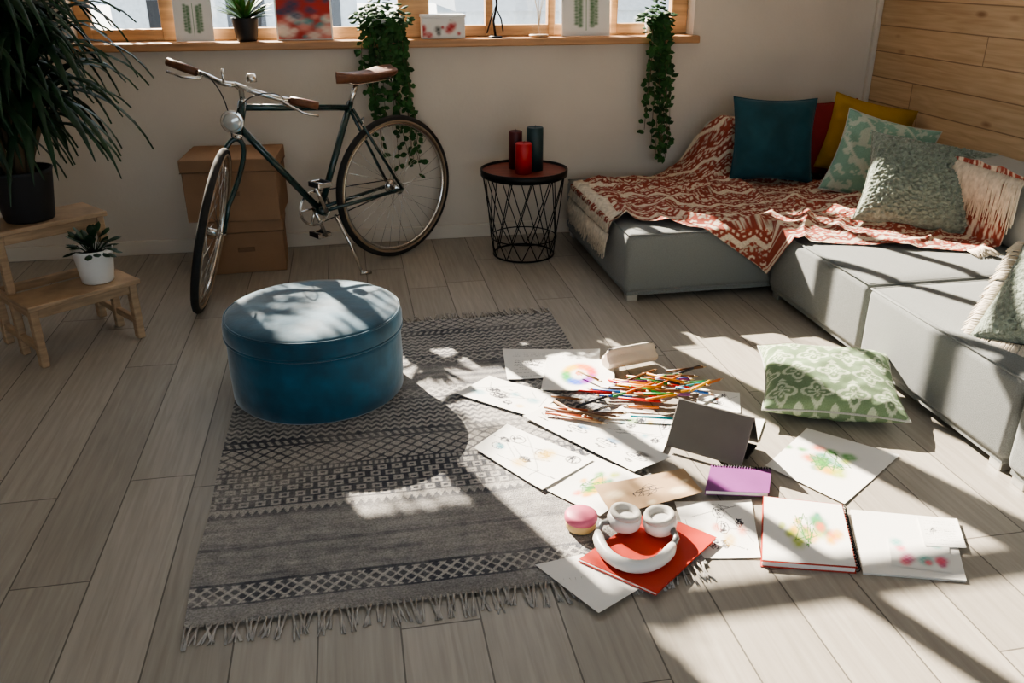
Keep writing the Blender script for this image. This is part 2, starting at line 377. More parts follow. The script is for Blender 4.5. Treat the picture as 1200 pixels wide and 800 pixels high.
# small potted plant
b=MB();pc=SP(.30,.082,.256)
b.lathe([(0,0),(.055,0),(.060,.006),(.074,.120),(.076,.135),(.070,.135),(.066,.115),(0,.115)],pc,36,0)
b.lathe([(.066,.114),(0,.117)],pc,20,2)
for i in range(46):
    az=i*2.4;el=R.uniform(.15,1.4);d=V((math.cos(az)*math.cos(el),math.sin(az)*math.cos(el),math.sin(el)))
    p0=pc+V((d.x*.02,d.y*.02,.115));p1=p0+d*R.uniform(.03,.075)
    b.tube([p0,p1],.0015,4,1);b.leaf(p1,d+V((0,0,-.2)),V((0,0,1)),R.uniform(.035,.055),.028,1,.3)
b.obj("small_potted_plant",[m_white,m_leafd,m_soil])
# ------------------------------------------------------------------ bicycle
bike=empty("bicycle")
o0=V((.21,4.36,0));dv=V((-.817,-.575,0)).normalized();lv=V((-dv.y,dv.x,0))
def BP(s_,z,l=0.):return o0+dv*s_+lv*l+V((0,0,z))
def wheel(name,c,ax1,ax2):
    b=MB();nv=ax1.cross(ax2).normalized();N_=64;c=V(c)
    circ=lambda r,o=0.:[c+ax1*math.cos(2*math.pi*i/N_)*r+ax2*math.sin(2*math.pi*i/N_)*r+nv*o for i in range(N_)]
    b.tube(circ(.345),.0165,8,0,True);b.tube(circ(.333,.012),.006,5,1,True);b.tube(circ(.333,-.012),.006,5,1,True)
    b.tube(circ(.321),.011,8,2,True)
    b.tube([c-nv*.035,c+nv*.035],.016,12,2);b.tube([c-nv*.033,c-nv*.029],.03,16,2);b.tube([c+nv*.029,c+nv*.033],.03,16,2);b.tube([c-nv*.06,c+nv*.06],.006,8,2)
    for i in range(32):
        a=2*math.pi*i/32;sg=1 if i%2 else -1;a2=a+(.9 if (i//2)%2 else -.9)
        p=c+(ax1*math.cos(a2)+ax2*math.sin(a2))*.028+nv*.03*sg;q=c+(ax1*math.cos(a)+ax2*math.sin(a))*.318
        b.tube([p,q],.0011,4,2)
    b.obj(name,[m_rubber,m_gum,m_chrome],bike)
RW=.3615
hubr=BP(0,RW);wheel("rear_wheel",hubr,dv,V((0,0,1)))
wa=math.radians(268);wv=V((math.cos(wa),math.sin(wa),0));axs=(dv*.31+V((0,0,-.951))).normalized()
nv=axs.cross(wv).normalized();w2=(wv).normalized();dn=nv.cross(w2).normalized()
if dn.z>0:dn=-dn
hubf=V((-.615,3.735,.3615*abs(dn.z)+.002));wheel("front_wheel",hubf,w2,dn)
b=MB()
bbp=BP(.46,.33);seat=BP(.24,.81);ht=BP(.795,.87);hl=BP(.835,.735)
b.tube([bbp,seat],.0155,12);b.tube([BP(.245,.785),BP(.80,.845)],.014,12);b.tube([bbp,BP(.825,.765)],.016,12);b.tube([ht,hl],.019,14)
b.tube([bbp-lv*.035,bbp+lv*.035],.022,14)
for sg in (-1,1):
    b.tube([bbp+lv*.03*sg,hubr+lv*.055*sg],.009,8);b.tube([seat+lv*.015*sg+V((0,0,-.03)),hubr+lv*.055*sg],.0075,8)
# fork
crown=V(hl)+axs*.02
b.tube([hl,crown],.02,12,1)
fl=nv
for sg in (-1,1):
    b.tube(bez(crown+fl*.0,crown+fl*.045*sg,crown+fl*.05*sg+axs*.1,hubf+fl*.05*sg-axs*.12+wv*(-.01),8)+[hubf+fl*.052*sg],[.011]*8+[.010,.008],10)
b.obj("frame",[m_bike,m_chrome],bike)
b=MB() # saddle, post, bars
sc=BP(.19,.905)
b.tube([BP(.245,.80),sc],.0125,12,1)
def saddle(u,v):
    a=2*math.pi*u;s_=-.01+.32*v
    wd=.078*(1-v)**.75+.018
    if v<.08:wd*=math.sqrt(v/.08)*.9+.1
    if v>.95:wd*=math.sqrt((1-v)/.05)*.9+.1
    zz=.935+.012*(1-v)**2-.01*math.sin(v*3.14)+ (math.sin(a)*.018 if math.sin(a)>0 else math.sin(a)*.035)
    return BP(s_,zz,wd*math.cos(a))
b.grid(20,16,saddle,0)
for sg in (-1,1):b.tube([BP(.03,.905,.05*sg),BP(.10,.895,.03*sg),BP(.22,.89,.02*sg),BP(.29,.915,.01*sg)],.0035,6,1)
for sg in (-1,1):
    b.tube([BP(.03,.90,.05*sg)+V((0,0,.012*math.cos(t))) + lv*.012*math.sin(t) for t in [i*.9 for i in range(12)]],.003,5,1)
b.obj("saddle",[m_leather,m_chrome],bike)
b=MB()
st=V((-.44,3.90,.87));bc=V((-.458,3.86,.945))
b.tube([V(ht),st+V((0,0,.01))],.014,10,1);b.tube([st,st+V((0,0,.05)),bc],.012,10,1)
Le=V((-.735,3.98,1.03));Re=V((-.125,3.885,.845))
gl_=V((-.615,3.93,.99));gr_=V((-.24,3.87,.873))
b.tube(bez(bc,bc+V((-.06,-.03,.0)),gl_+V((.07,-.04,-.015)),gl_,10),.0115,10,1)
b.tube(bez(bc,bc+V((.06,-.04,-.02)),gr_+V((-.07,-.03,.015)),gr_,10),.0115,10,1)
b.tube([gl_,gl_.lerp(Le,.5),Le],[.0175,.019,.0175],10,0);b.tube([gr_,gr_.lerp(Re,.5),Re],[.0175,.019,.0175],10,0)
for g,e in ((gl_,Le),(gr_,Re)):
    h_=g.lerp(bc,.12)
    b.tube([h_,h_+V((0,-.03,-.015)),g.lerp(e,.5)+V((0,-.05,-.035)),e+V((0,-.05,-.035))],[.008,.007,.005,.006],8,1)
    b.tube(bez(h_+V((0,-.02,0)),h_+V((0,-.12,.05)),bc+V((0,-.14,.02)),V(hl)+V((-.02,-.06,0)),12),.0025,6,2)
b.lathe([(0,0),(.022,.002),(.022,.02),(.016,.035),(0,.036)],bc+V((.07,-.01,.008)),16,1)
b.tube([V((-.50,3.845,.955)),V((-.50,3.845,1.01))],.006,8,1)
b.obj("handlebar",[m_leather,m_chrome,m_blackpl],bike)
b=MB()
lc=V((-.478,3.80,.805));Ml=frame(wv,(0,0,1))
b.lathe([(0,-.055),(.02,-.05),(.038,-.02),(.046,.012),(.048,.02),(.044,.022)],lc,28,0,Ml)
b.lathe([(.044,.018),(.03,.026),(0,.03)],lc,28,1,Ml)
b.tube([V(hl)+V((0,0,.05)),lc-wv*.02],.006,6,0)
b.obj("headlight",[m_chrome,mat("lamp_lens",(.6,.6,.58),.1,.5)],bike)
b=MB() # crank
rl=-lv
for r_ in (.085,.078):
    b.tube([bbp+rl*.045+(dv*math.cos(i*math.pi/20)+V((0,0,1))*math.sin(i*math.pi/20))*r_ for i in range(40)],.0035,5,0,True)
for i in range(5):
    a=i*2*math.pi/5;b.tube([bbp+rl*.045,bbp+rl*.045+(dv*math.cos(a)+V((0,0,1))*math.sin(a))*.08],.006,6,0)
cd=(dv*.38+V((0,0,.92))).normalized()
for sg,l_ in ((1,1),(-1,-1)):
    e=bbp+cd*.17*sg+lv*.065*l_
    b.tube([bbp+lv*.055*l_,e],[.011,.009],8,0);b.tube([e,e+lv*.09*l_],.006,6,0)
    pc_=e+lv*.055*l_;Mp=Matrix((dv,lv,V((0,0,1)))).transposed()
    for q in (-.03,.03):b.box(pc_+dv*q,(.014,.085,.024),.003,Mp,1)
    for q in (-.04,.04):b.box(pc_+lv*q,(.075,.008,.022),.003,Mp,0)
# chain & sprocket
b.tube([hubr+rl*.045+(dv*math.cos(i*math.pi/12)+V((0,0,1))*math.sin(i*math.pi/12))*.032 for i in range(24)],.004,5,0,True)
for z_ in (1,-1):b.tube([hubr+rl*.045+V((0,0,.032*z_)),bbp+rl*.045+V((0,0,.082*z_))],.003,5,1)
b.tube([BP(.40,.30,.03),BP(.36,.16,.08),BP(.335,.012,.13)],.008,8,0);b.tube([BP(.345,.012,.13),BP(.29,.008,.14)],.009,8,0)
b.tube([BP(.20,.70,-.03),BP(.17,.73,0),BP(.20,.70,.03)],.005,6,0)
b.obj("drivetrain",[m_chrome,m_blackpl],bike)
# ------------------------------------------------------------------ sofa
sofa=empty("sectional_sofa");ST=.325
def module(name,x0,x1,y0,y1,zt=ST):
    b=MB()
    b.bb(x0+.004,x1-.004,y0+.004,y1-.004,.045,zt-.006,.028,0,4)
    def top(u,v):
        a=2*u-1;e=2*v-1;return (x0+.022+(x1-x0-.044)*u,y0+.022+(y1-y0-.044)*v,zt-.0065+.012*(max(0,1-a**6)*max(0,1-e**6))**.5+.003*nz(u*4+x0*3,v*4+y0*3)*(1-a**4)*(1-e**4))
    b.grid(30,30,top,0)
    b.bb(x0+.02,x1-.02,y0+.02,y1-.02,.03,.06,0,0)
    for x in (x0+.05,x1-.05):
        for y in (y0+.05,y1-.05):b.bb(x-.025,x+.025,y-.025,y+.025,0,.046,.003,1)
    c=.012
    b.tube([(x0+c,y0+c,zt-.010),(x1-c,y0+c,zt-.010),(x1-c,y1-c,zt-.010),(x0+c,y1-c,zt-.010)],.004,5,0,True)
    return b.obj(name,[m_sofa,m_foot],sofa)
module("seat_module_1",1.16,1.99,3.45,4.56);module("seat_module_2",2.0,2.90,3.45,4.56)
module("seat_module_3",1.84,2.90,2.675,3.44);module("seat_module_4",1.83,2.90,1.87,2.665);module("seat_module_5",1.82,2.90,1.03,1.86)
def backrest(name,x0,x1,y0,y1,z1=.63):
    b=MB();b.bb(x0,x1,y0,y1,ST,z1,.05,0,5);return b.obj(name,[m_sofaback],sofa)
backrest("backrest_1",1.93,2.90,4.33,4.57,.62);backrest("backrest_2",2.66,2.89,3.42,4.32,.60);backrest("backrest_3",2.62,2.88,2.69,3.40)
backrest("backrest_4",2.58,2.86,1.88,2.67);backrest("backrest_5",2.58,2.86,1.04,1.86)
# ------------------------------------------------------------------ throw blanket
RU=np.array((.27,.055,.034));CR=np.array((.66,.56,.44))
def blcol(p,q):
    y=q*1.0+.12*p
    w=(y+.040*tri(p/.12))/.20;f=w%1
    k=nz(p*70,q*70)
    if f<.15:c=CR
    elif f<.23:c=RU
    elif f<.29:c=CR if (p*38)%1<.5 else RU
    elif f<.37:c=RU
    elif f<.55:c=CR*.92 if k>-.12 else RU*1.2
    elif f<.62:c=RU
    elif f<.68:c=CR if tri(p/.06)>.45 else RU
    elif f<.76:c=RU
    else:c=RU*1.05 if k<.1 else CR*.75
    return tuple(c*(1+.25*nz(p*120,q*120)))
def front(p):
    pts=[(1.10,3.66),(1.25,3.60),(1.45,3.50),(1.65,3.36),(1.78,3.27),(1.9,3.16),(2.05,3.10),(2.25,3.0),(2.42,2.93),(2.70,2.90)]
    for (a,qa),(c,qc) in zip(pts,pts[1:]):
        if p<=c:return qa+(qc-qa)*(p-a)/(c-a)
    return pts[-1][1]
def backb(p):
    pts=[(1.10,4.36),(1.35,4.40),(1.6,4.42),(1.85,4.60),(2.70,4.72)]
    for (a,qa),(c,qc) in zip(pts,pts[1:]):
        if p<=c:return qa+(qc-qa)*(p-a)/(c-a)
    return pts[-1][1]
def sst(a,b_,x):
    t=max(0,min(1,(x-a)/(b_-a)));return t*t*(3-2*t)
def rdg(n):return max(0,1-abs(n)*4)**2
def drape(p,q,off=0.):
    wx=p+.05*nz(p*2,q*2,9);wy=q+.05*nz(p*2,q*2,19)
    wr=.016+.014*nz(p*6,q*5,4)+.028*rdg(nz(wx*2.2+wy*1.2,wy*1.6-wx*1.4,8))+.018*rdg(nz(wx*3.5-wy*2,wy*2.5+wx,21))+.004*nz(p*20,q*20)
    wr=max(.010,wr)
    x,y=p,q
    z=ST+wr+off
    s_=sst(1.70,1.98,p)
    if q>4.22:
        o=q-4.22;cl=min(o*.9,.30)
        zc=ST+wr+cl+.01;yc=4.28-.012+max(0,o-.30)-.01+min(o,.05)*.3
        z=z*(1-s_)+zc*s_;y=y*(1-s_)+yc*s_
        y=min(y,4.56)
    if p>2.57 :
        o=p-2.57;cl=min(o*2.4,.30);z=max(z,ST+wr+cl) ;x=2.57+o*.25
    if p<1.17:
        o=1.17-p;x=1.148-.006-wr*.3;z=ST-o+.012
    if q<3.455 and p<1.83:
        o=3.455-q;y=3.432-wr*.4-.01;z=ST-o+.012
    return V((x,y,z))
b=MB()
P0,P1=1.10,2.69
def bl(u,v):
    p=P0+(P1-P0)*u;q=front(p)+(backb(p)-front(p))*v;return drape(p,q)
def blc(u,v):
    p=P0+(P1-P0)*u;q=front(p)+(backb(p)-front(p))*v;return blcol(p,q)
b.grid(270,230,bl,0,blc)
for i in range(64): # fringe left
    v=i/63;q=front(P0)+(backb(P0)-front(P0))*v;p0=drape(P0,q)
    for k in range(4):
        L_=R.uniform(.07,.12);a=R.uniform(-.03,.03)
        b.tube([p0,p0+V((-.014,a*.4,-L_*.4)),p0+V((-.022+R.uniform(-.008,.008),a,-L_))],[.0048,.004,.002],4,1)
for i in range(64): # cream border over left edge
    v=i/63;q=front(P0)+(backb(P0)-front(P0))*v
    p0=drape(1.20,q)+V((0,0,.006));p1=drape(1.172,q)+V((-.015,0,.006));p2=drape(P0+.01,q)+V((-.01,0,0))
    b.tube([p0,p1,p2],[.006,.006,.005],5,1)
for i in range(60):
    q=2.90+i/110*1.2
    if q>3.36:break
    for k in range(4):
        L_=R.uniform(.12,.22);a=R.uniform(-.03,.03)
        p0=V((2.60,q,.625));b.tube([p0,p0+V((-.02,a*.4,-.03)),p0+V((-.026,a,-L_))],[.005,.004,.002],4,1)
for i in range(40):
    u=.84+.13*i/40;p=P0+(P1-P0)*u;p0=drape(min(p,2.5),front(p))
    for k in range(3):
        L_=R.uniform(.05,.08);b.tube([p0,p0+V((R.uniform(-.01,.01),-L_*.5,.002)),p0+V((R.uniform(-.02,.02),-L_,-.006))],[.0042,.0035,.002],4,1)
thr=b.obj("throw_blanket",[m_attr,m_yarn])
# ------------------------------------------------------------------ cushions
def cushion(name,c,M,w,h,t,m,n=36,wr=.006,cfn=None,fuzz=0.,seed=0.,piping=True,fringe=False):
    b=MB();c=V(c)
    for sg in (1,-1):
        def fn(u,v,sg=sg):
            a=2*u-1;e=2*v-1
            x=w/2*a*(1-.09*(1-e*e)*abs(a)**3);y=h/2*e*(1-.09*(1-a*a)*abs(e)**3)
            th=t/2*(max(0,(1-a*a))*max(0,(1-e*e)))**.42
            edge=min(1,(1-a*a)*(1-e*e)*6)
            th+=edge*wr*(nz(a*2.2+seed,e*2.2,sg)*1.6+nz(a*5+seed,e*5,sg*3))
            if fuzz:th+=fuzz*(.5+nz(a*22,e*22,seed+sg))*(.3+edge)
            return c+M@V((x,y,sg*th))
        b.grid(n,n,fn,0,cfn)
    if piping:
        pts=[]
        for k in range(4*14):
            s_=k//14;f=(k%14)/14*2-1
            a,e=[(f,-1),(1,f),(-f,1),(-1,-f)][s_]
            pts.append(c+M@V((w/2*a*(1-.09*(1-e*e)*abs(a)**3),h/2*e*(1-.09*(1-a*a)*abs(e)**3),0)))
        b.tube(pts,.004,6,0,True,col=(.5,.5,.45) if cfn else None)
    if fringe:
        for k in range(600):
            s_=k%4;f=R.uniform(-1,1);a,e=[(f,-1),(1,f),(f,1),(-1,f)][s_]
            p=c+M@V((w/2*a*.96,h/2*e*.96,0));d=M@V((a if abs(a)==1 else 0,e if abs(e)==1 else 0,0))
            b.tube([p,p+d*.03,p+d*.05+V((R.uniform(-.01,.01),0,-.02))],[.003,.003,.001],4,1)
    return b.obj(name,[m,m_yarn])
m_tealc=mat("teal_cushion_velvet",(.008,.060,.08),.8,nz=(8,.25),bump=(14,.15),sheen=.3)
m_redc=mat("red_cushion_cloth",(.22,.018,.018),.85,nz=(8,.15),bump=(300,.2))
m_yelc=mat("mustard_cushion_cloth",(.36,.21,.025),.85,nz=(8,.15),bump=(300,.2))
m_fluf=mat("fluffy_grey_green",(.25,.29,.235),.95,nz=(60,.35),bump=(90,1.),sheen=.5)
cushion("teal_cushion",(2.165,4.165,.57),frame((-.22,-1,.30),roll=-1),.43,.43,.13,m_tealc)
cushion("red_cushion",(2.48,4.25,.55),frame((-.1,-1,.28),roll=2),.42,.40,.10,m_redc)
cushion("mustard_cushion",(2.665,4.12,.565),frame((-.40,-1,.40),roll=-12),.42,.40,.11,m_yelc)
def mint(u,v):
    k=nz(u*9,v*9,2)+.5*nz(u*25,v*25,5)
    w=tri((u+v)*2.2);c=np.array((.30,.50,.39)) if k<.15 else np.array((.60,.69,.57))
    if w<.10:c=np.array((.66,.72,.60))
    return tuple(c*.75)
cushion("mint_cushion",(2.545,3.79,.525),frame((-.50,-.8,.45),roll=-12),.44,.42,.13,m_attr,n=60,cfn=mint)
cushion("fluffy_cushion",(2.50,3.35,.50),frame((-.36,-.9,.80),roll=-10),.54,.45,.17,m_fluf,n=110,fuzz=.012)
def damask(u,v):
    x=u*4.0;y=v*4.0
    if int(math.floor(y))%2:x+=.5
    fx=x-math.floor(x)-.5;fy=y-math.floor(y)-.5
    r=math.hypot(fx,fy);a=math.atan2(fy,fx)
    on=abs(r-.33-.09*math.cos(4*a))<.055 or r<.10+.07*math.cos(6*a) or (abs(r-.2)<.03 and math.cos(8*a)>0)
    on=on or abs(abs(fx)-.5)+abs(abs(fy)-.5)<.14
    c=np.array((.52,.58,.42)) if on else np.array((.19,.27,.15))
    return tuple(c)
cushion("green_damask_cushion",(1.568,2.405,.082),frame((-.06,-.10,1),(.39,.92,0),roll=0),.46,.42,.155,m_attr,n=110,cfn=damask)
cushion("fringed_grey_cushion",(2.08,2.05,.485),frame((-.75,-.15,.75),(.6,.2,.8),roll=8),.42,.38,.13,m_fluf,n=60,fuzz=.006,fringe=True)
# ------------------------------------------------------------------ papers & floor things
W0=np.array((.80,.78,.74))
def drawing(kind,seed,nx=110,ny=80):
    rg=random.Random(seed);im=np.ones((ny,nx,3))*W0
    yy,xx=np.mgrid[0:ny,0:nx]
    def blob(cx,cy_,r,c,a=.7):
        d=np.exp(-(((xx-cx)**2+(yy-cy_)**2)/(r*r))**1.6)*a
        d=d*(.85+.15*np.sin(xx*.5+rg.random()*6)*np.sin(yy*.6))
        for k in range(3):im[:,:,k]=im[:,:,k]*(1-d)+c[k]*d
    def line(p,q,c=(.02,.02,.03),w=.95):
        n=int(max(abs(q[0]-p[0]),abs(q[1]-p[1]))*2)+2
        for i in range(n):
            t=i/(n-1);x=int(p[0]+(q[0]-p[0])*t);y=int(p[1]+(q[1]-p[1])*t)
            if 1<=x<nx-1 and 1<=y<ny-1:im[y,x]=im[y,x]*(1-w)+np.array(c)*w
    def scrib(cx,cy_,r,n,c=(.02,.02,.03)):
        p=(cx,cy_)
        for i in range(n):
            a=rg.uniform(0,6.28);q=(cx+math.cos(a)*r*rg.uniform(.3,1),cy_+math.sin(a)*r*rg.uniform(.3,1));line(p,q,c,.9);p=q
    def circ(cx,cy_,r,c=(.02,.02,.03)):
        for i in range(24):
            a=i*6.283/24;line((cx+r*math.cos(a),cy_+r*math.sin(a)),(cx+r*math.cos(a+.27),cy_+r*math.sin(a+.27)),c,.95)
    if kind=="rainbow":
        cs=[(.80,.0,.0),(.9,.16,.0),(.85,.5,.0),(.0,.34,.03),(.0,.08,.62),(.28,.0,.42)]
        for i in range(18):
            a=i/18*6.28;blob(nx/2+math.cos(a)*nx*.19,ny/2+math.sin(a)*ny*.26,nx*.075,cs[i//3],1.)
        scrib(nx/2,ny/2,8,16,(.7,.2,.1))
    elif kind=="sketch":
        for i in range(6):
            cx,cy_=rg.uniform(15,nx-15),rg.uniform(12,ny-12);circ(cx,cy_,rg.uniform(5,10));scrib(cx,cy_,9,14)
        for i in range(8):line((rg.uniform(0,nx),rg.uniform(0,ny)),(rg.uniform(0,nx),rg.uniform(0,ny)),w=.5)
        for i in range(4):blob(rg.uniform(20,nx-20),rg.uniform(20,ny-20),rg.uniform(5,11),rg.choice([(.08,.35,.42),(.75,.2,.1),(.2,.42,.1),(.7,.45,.05)]),.8)
    elif kind=="faces":
        for i in range(4):
            cx=nx*(i+.5)/4;circ(cx,ny/2,9);circ(cx-3,ny/2-2,1.5);circ(cx+3,ny/2-2,1.5);line((cx-3,ny/2+4),(cx+3,ny/2+4));scrib(cx,ny/2+9,7,14);scrib(cx,ny/2-20,6,8)
            blob(cx,ny/2+16,7,rg.choice([(.5,.12,.06),(.06,.22,.42),(.06,.06,.06)]),.9)
    elif kind=="green":
        for i in range(20):blob(nx/2+rg.gauss(0,18),ny/2+rg.gauss(0,12),rg.uniform(5,10),rg.choice([(.05,.32,.02),(.42,.52,.02),(.78,.40,.01),(.02,.25,.14),(.78,.13,.04)]),.95)
        scrib(nx/2,ny/2,26,20,(.06,.2,.04))
    elif kind=="botanic":
        line((nx*.5,ny*.1),(nx*.5,ny*.85),(.1,.25,.1))
        for i in range(9):
            y=ny*(.2+.07*i)
            for sg in (-1,1):blob(nx*.5+sg*nx*.13,y,nx*.06,(.06,.18,.06),.95);blob(nx*.5+sg*nx*.22,y+4,nx*.05,(.06,.18,.06),.9)
    elif kind=="kraft":
        im[:]=np.array((.42,.28,.16))
        for i in range(8):blob(rg.uniform(0,nx),rg.uniform(0,ny),rg.uniform(4,12),rg.choice([(.6,.42,.25),(.22,.11,.05),(.75,.62,.42)]),.8)
        scrib(nx/2,ny/2,22,24)
    elif kind=="pink":
        for i in range(10):blob(rg.uniform(nx*.1,nx*.9),rg.uniform(ny*.1,ny*.9),rg.uniform(8,16),rg.choice([(.85,.12,.18),(.8,.3,.25),(.1,.45,.4),(.5,.06,.2)]),.9)
    elif kind=="text":
        for j in range(8,ny-8,5):
            for x in range(12,nx-12):
                if rg.random()<.45:im[j,x]*=.35
        scrib(nx*.3,ny*.5,14,14)
    elif kind=="paint":
        im[:]=np.array((.45,.05,.04))
        for i in range(30):blob(rg.uniform(0,nx),rg.uniform(0,ny*.55),rg.uniform(4,12),rg.choice([(.8,.7,.6),(.05,.3,.3),(.7,.3,.25),(.75,.75,.7)]),.9)
        for i in range(10):blob(rg.uniform(0,nx),rg.uniform(ny*.55,ny),rg.uniform(4,12),rg.choice([(.03,.08,.15),(.5,.05,.04)]),.9)
    elif kind=="abstract":
        for i in range(18):blob(rg.uniform(0,nx),rg.uniform(0,ny),rg.uniform(4,9),rg.choice([(.5,.04,.04),(.05,.06,.06),(.8,.75,.68)]),.95)
    return im
def sampler(im):
    ny,nx,_=im.shape
    return lambda u,v:tuple(im[min(ny-1,int(v*ny)),min(nx-1,int(u*nx))])
def sheet(name,cs,z,kind,seed,curl=.004,m=None,nx=120,ny=90):
    cs=[V((*c,0)) for c in cs];b=MB();s_=sampler(drawing(kind,seed,nx,ny))
    def fn(u,v):
        p=cs[0]*(1-u)*(1-v)+cs[1]*u*(1-v)+cs[2]*u*v+cs[3]*(1-u)*v
        return (p.x,p.y,z+curl*(abs(2*u-1)**4*.6+.5*nz(u*2+seed,v*2))+curl*.3)
    b.grid(nx,ny,fn,0,s_);return b.obj(name,[m or m_paper])
Z=.012
sheet("drawing_sheet",[(.50,2.76),(.84,2.74),(.91,2.96),(.53,3.03)],Z,"text",1)
sheet("rainbow_drawing",[(.60,2.64),(.86,2.60),(.93,2.84),(.68,2.90)],Z+.006,"rainbow",2)
sheet("sketch_sheet",[(.30,2.68),(.54,2.46),(.66,2.60),(.44,2.80)],Z+.001,"sketch",3)
sheet("character_sketch",[(.50,2.47),(.76,2.07),(.90,2.13),(.62,2.54)],Z+.004,"faces",4)
sheet("pencil_sketch",[(.31,2.30),(.47,2.03),(.66,2.16),(.44,2.43)],Z+.002,"sketch",5)
sheet("watercolour_sketch",[(.47,2.05),(.60,1.88),(.80,2.02),(.66,2.20)],Z-.0005,"green",15)
sheet("loose_sheet",[(.70,2.33),(.885,2.17),(1.00,2.36),(.86,2.50)],Z-.002,"sketch",16)
sheet("kraft_drawing",[(.63,1.87),(.92,1.93),(.91,2.06),(.62,2.02)],Z+.005,"kraft",6)
sheet("ink_sketch",[(.79,1.67),(.96,1.64),(1.05,1.89),(.83,1.92)],Z-.010,"sketch",7)
sheet("watercolour_drawing",[(1.30,1.82),(1.61,2.03),(1.41,2.24),(1.17,2.05)],Z-.010,"green",8)
sheet("white_envelope",[(.49,1.51),(.62,1.58),(.51,1.73),(.38,1.71)],.0115,"blank",9,.001)
sheet("tracing_sheet",[(1.06,2.27),(1.22,2.20),(1.30,2.32),(1.14,2.42)],Z-.010,"sketch",19)
sheet("loose_drawing",[(1.10,2.44),(1.24,2.38),(1.30,2.52),(1.18,2.58)],Z-.010,"sketch",29)
# red portfolio
b=MB()
def quadslab(b,cs,z0,z1,mi=0,sm=False):
    vs=[V((c[0],c[1],z0)) for c in cs]+[V((c[0],c[1],z1)) for c in cs]
    b.add(vs,[(3,2,1,0),(4,5,6,7),(0,1,5,4),(1,2,6,5),(2,3,7,6),(3,0,4,7)],mi,sm)
def inset(cs,k):
    c=V((sum(p[0] for p in cs)/4,sum(p[1] for p in cs)/4));return [tuple(c+(V(p)-c)*k) for p in cs]
rc=[(.49,1.70),(.64,1.54),(.87,1.72),(.74,1.87)]
quadslab(b,rc,.0145,.016,0);quadslab(b,inset(rc,.985),.016,.0175,1);quadslab(b,[(p[0]+.004,p[1]+.004) for p in rc],.0175,.019,0)
b.obj("red_portfolio",[mat("red_card",(.50,.035,.015),.55),m_white])
def notebook(name,cs,z0,th,mcov,pages=True,spiral=None):
    b=MB();quadslab(b,cs,z0,z0+.0015,0);quadslab(b,inset(cs,.97),z0+.0015,z0+th-.0015,1);quadslab(b,cs,z0+th-.0015,z0+th,0)
    if spiral:
        p,q=V((*cs[spiral[0]],0)),V((*cs[spiral[1]],0));n=22;d=(q-p).normalized();sd=V((-d.y,d.x,0))
        for i in range(n):
            c=p.lerp(q,(i+.7)/(n+.4))+V((0,0,z0+th/2))
            b.tube([c+(sd*math.cos(a)+V((0,0,1))*math.sin(a))*.010 for a in [k*math.pi/5 for k in range(10)]],.0016,5,2,True)
    return b.obj(name,[mcov,m_white,m_black])
notebook("purple_notebook",[(.925,1.93),(1.10,1.885),(1.165,2.00),(.995,2.055)],.010,.014,mat("purple_cover",(.22,.05,.22),.5),spiral=(3,2))
m_redcov=mat("red_cover",(.45,.05,.03),.5)
L1=[(.945,1.61),(1.17,1.54),(1.28,1.80),(1.08,1.88)]
notebook("open_sketchbook",L1,.001,.018,m_redcov,spiral=(1,2))
sheet("sketchbook_painting",inset(L1,.975),.0195,"green",21,.001)
L2=[(1.185,1.535),(1.42,1.46),(1.55,1.70),(1.30,1.79)]
notebook("sketchbook_page_stack",L2,.001,.006,m_white)
sheet("watercolour_swatch",[(1.27,1.545),(1.40,1.49),(1.47,1.60),(1.33,1.66)],.008,"pink",22,.002)
sheet("small_note",[(1.40,1.60),(1.50,1.57),(1.56,1.69),(1.46,1.72)],.010,"text",23,.002)
# tablet on folding stand case
b=MB();p0=V((.905,2.20,.0));p1=V((1.085,2.035,.0));ed=(p1-p0).normalized();nn_=V((-ed.y,ed.x,0))
p0=p0+V((0,0,.018));p1=p1+V((0,0,.018))
def slab(b,a,c,d_,up,th,mi,bev=.003):
    x=(c-a);y=up;z=x.cross(y).normalized();M=Matrix((x.normalized(),y.normalized(),z)).transposed()
    b.box(a+x/2+y/2+z*d_,(x.length,y.length,th),bev,M,mi)
up1=nn_*.085+V((0,0,.130))
slab(b,p0,p1,0,up1,.006,0);slab(b,p0+ed*.006,p1-ed*.006,-.006,up1*.98,.006,1)
t0=p0+up1;t1=p1+up1;bk=nn_*.085-V((0,0,.130))
slab(b,t0,t1,0,bk,.005,1)
slab(b,p0+nn_*.06-V((0,0,.004)),p1+nn_*.06-V((0,0,.004)),0,nn_*.10,.004,1)
b.obj("tablet_in_folding_case",[mat("grey_case",(.13,.12,.108),.6),m_blackpl])
# pencil case
b=MB();a=V((.885,2.745,.0145));c=V((1.09,2.79,.0145));x=(c-a).normalized();yv=V((-x.y,x.x,0));M=Matrix((x,yv,V((0,0,1)))).transposed()
Lc=(c-a).length
def pcase(u,v):
    ang=2*math.pi*v;e=.78+.22*math.sqrt(max(0,1-abs(2*u-1)**6))
    yy=.040*math.cos(ang);zz=.040*math.sin(ang)+.040
    if zz>.05:yy*=.4
    return a+M@V((u*Lc,yy*e+.035,max(.0,zz)*e))
b.grid(24,20,pcase,0);b.tube([a+M@V((.01,.035,.076)),a+M@V((Lc-.01,.035,.076))],.003,6,1);b.box(a+M@V((Lc,.035,.05)),(.02,.004,.01),.001,M,1)
b.add([pcase(0,i/20) for i in range(20)],[tuple(range(20))],0,False);b.add([pcase(1,i/20) for i in range(20)],[tuple(range(19,-1,-1))],0,False)
b.obj("pencil_case",[mat("cream_canvas",(.66,.60,.51),.9,bump=(300,.3)),m_black])
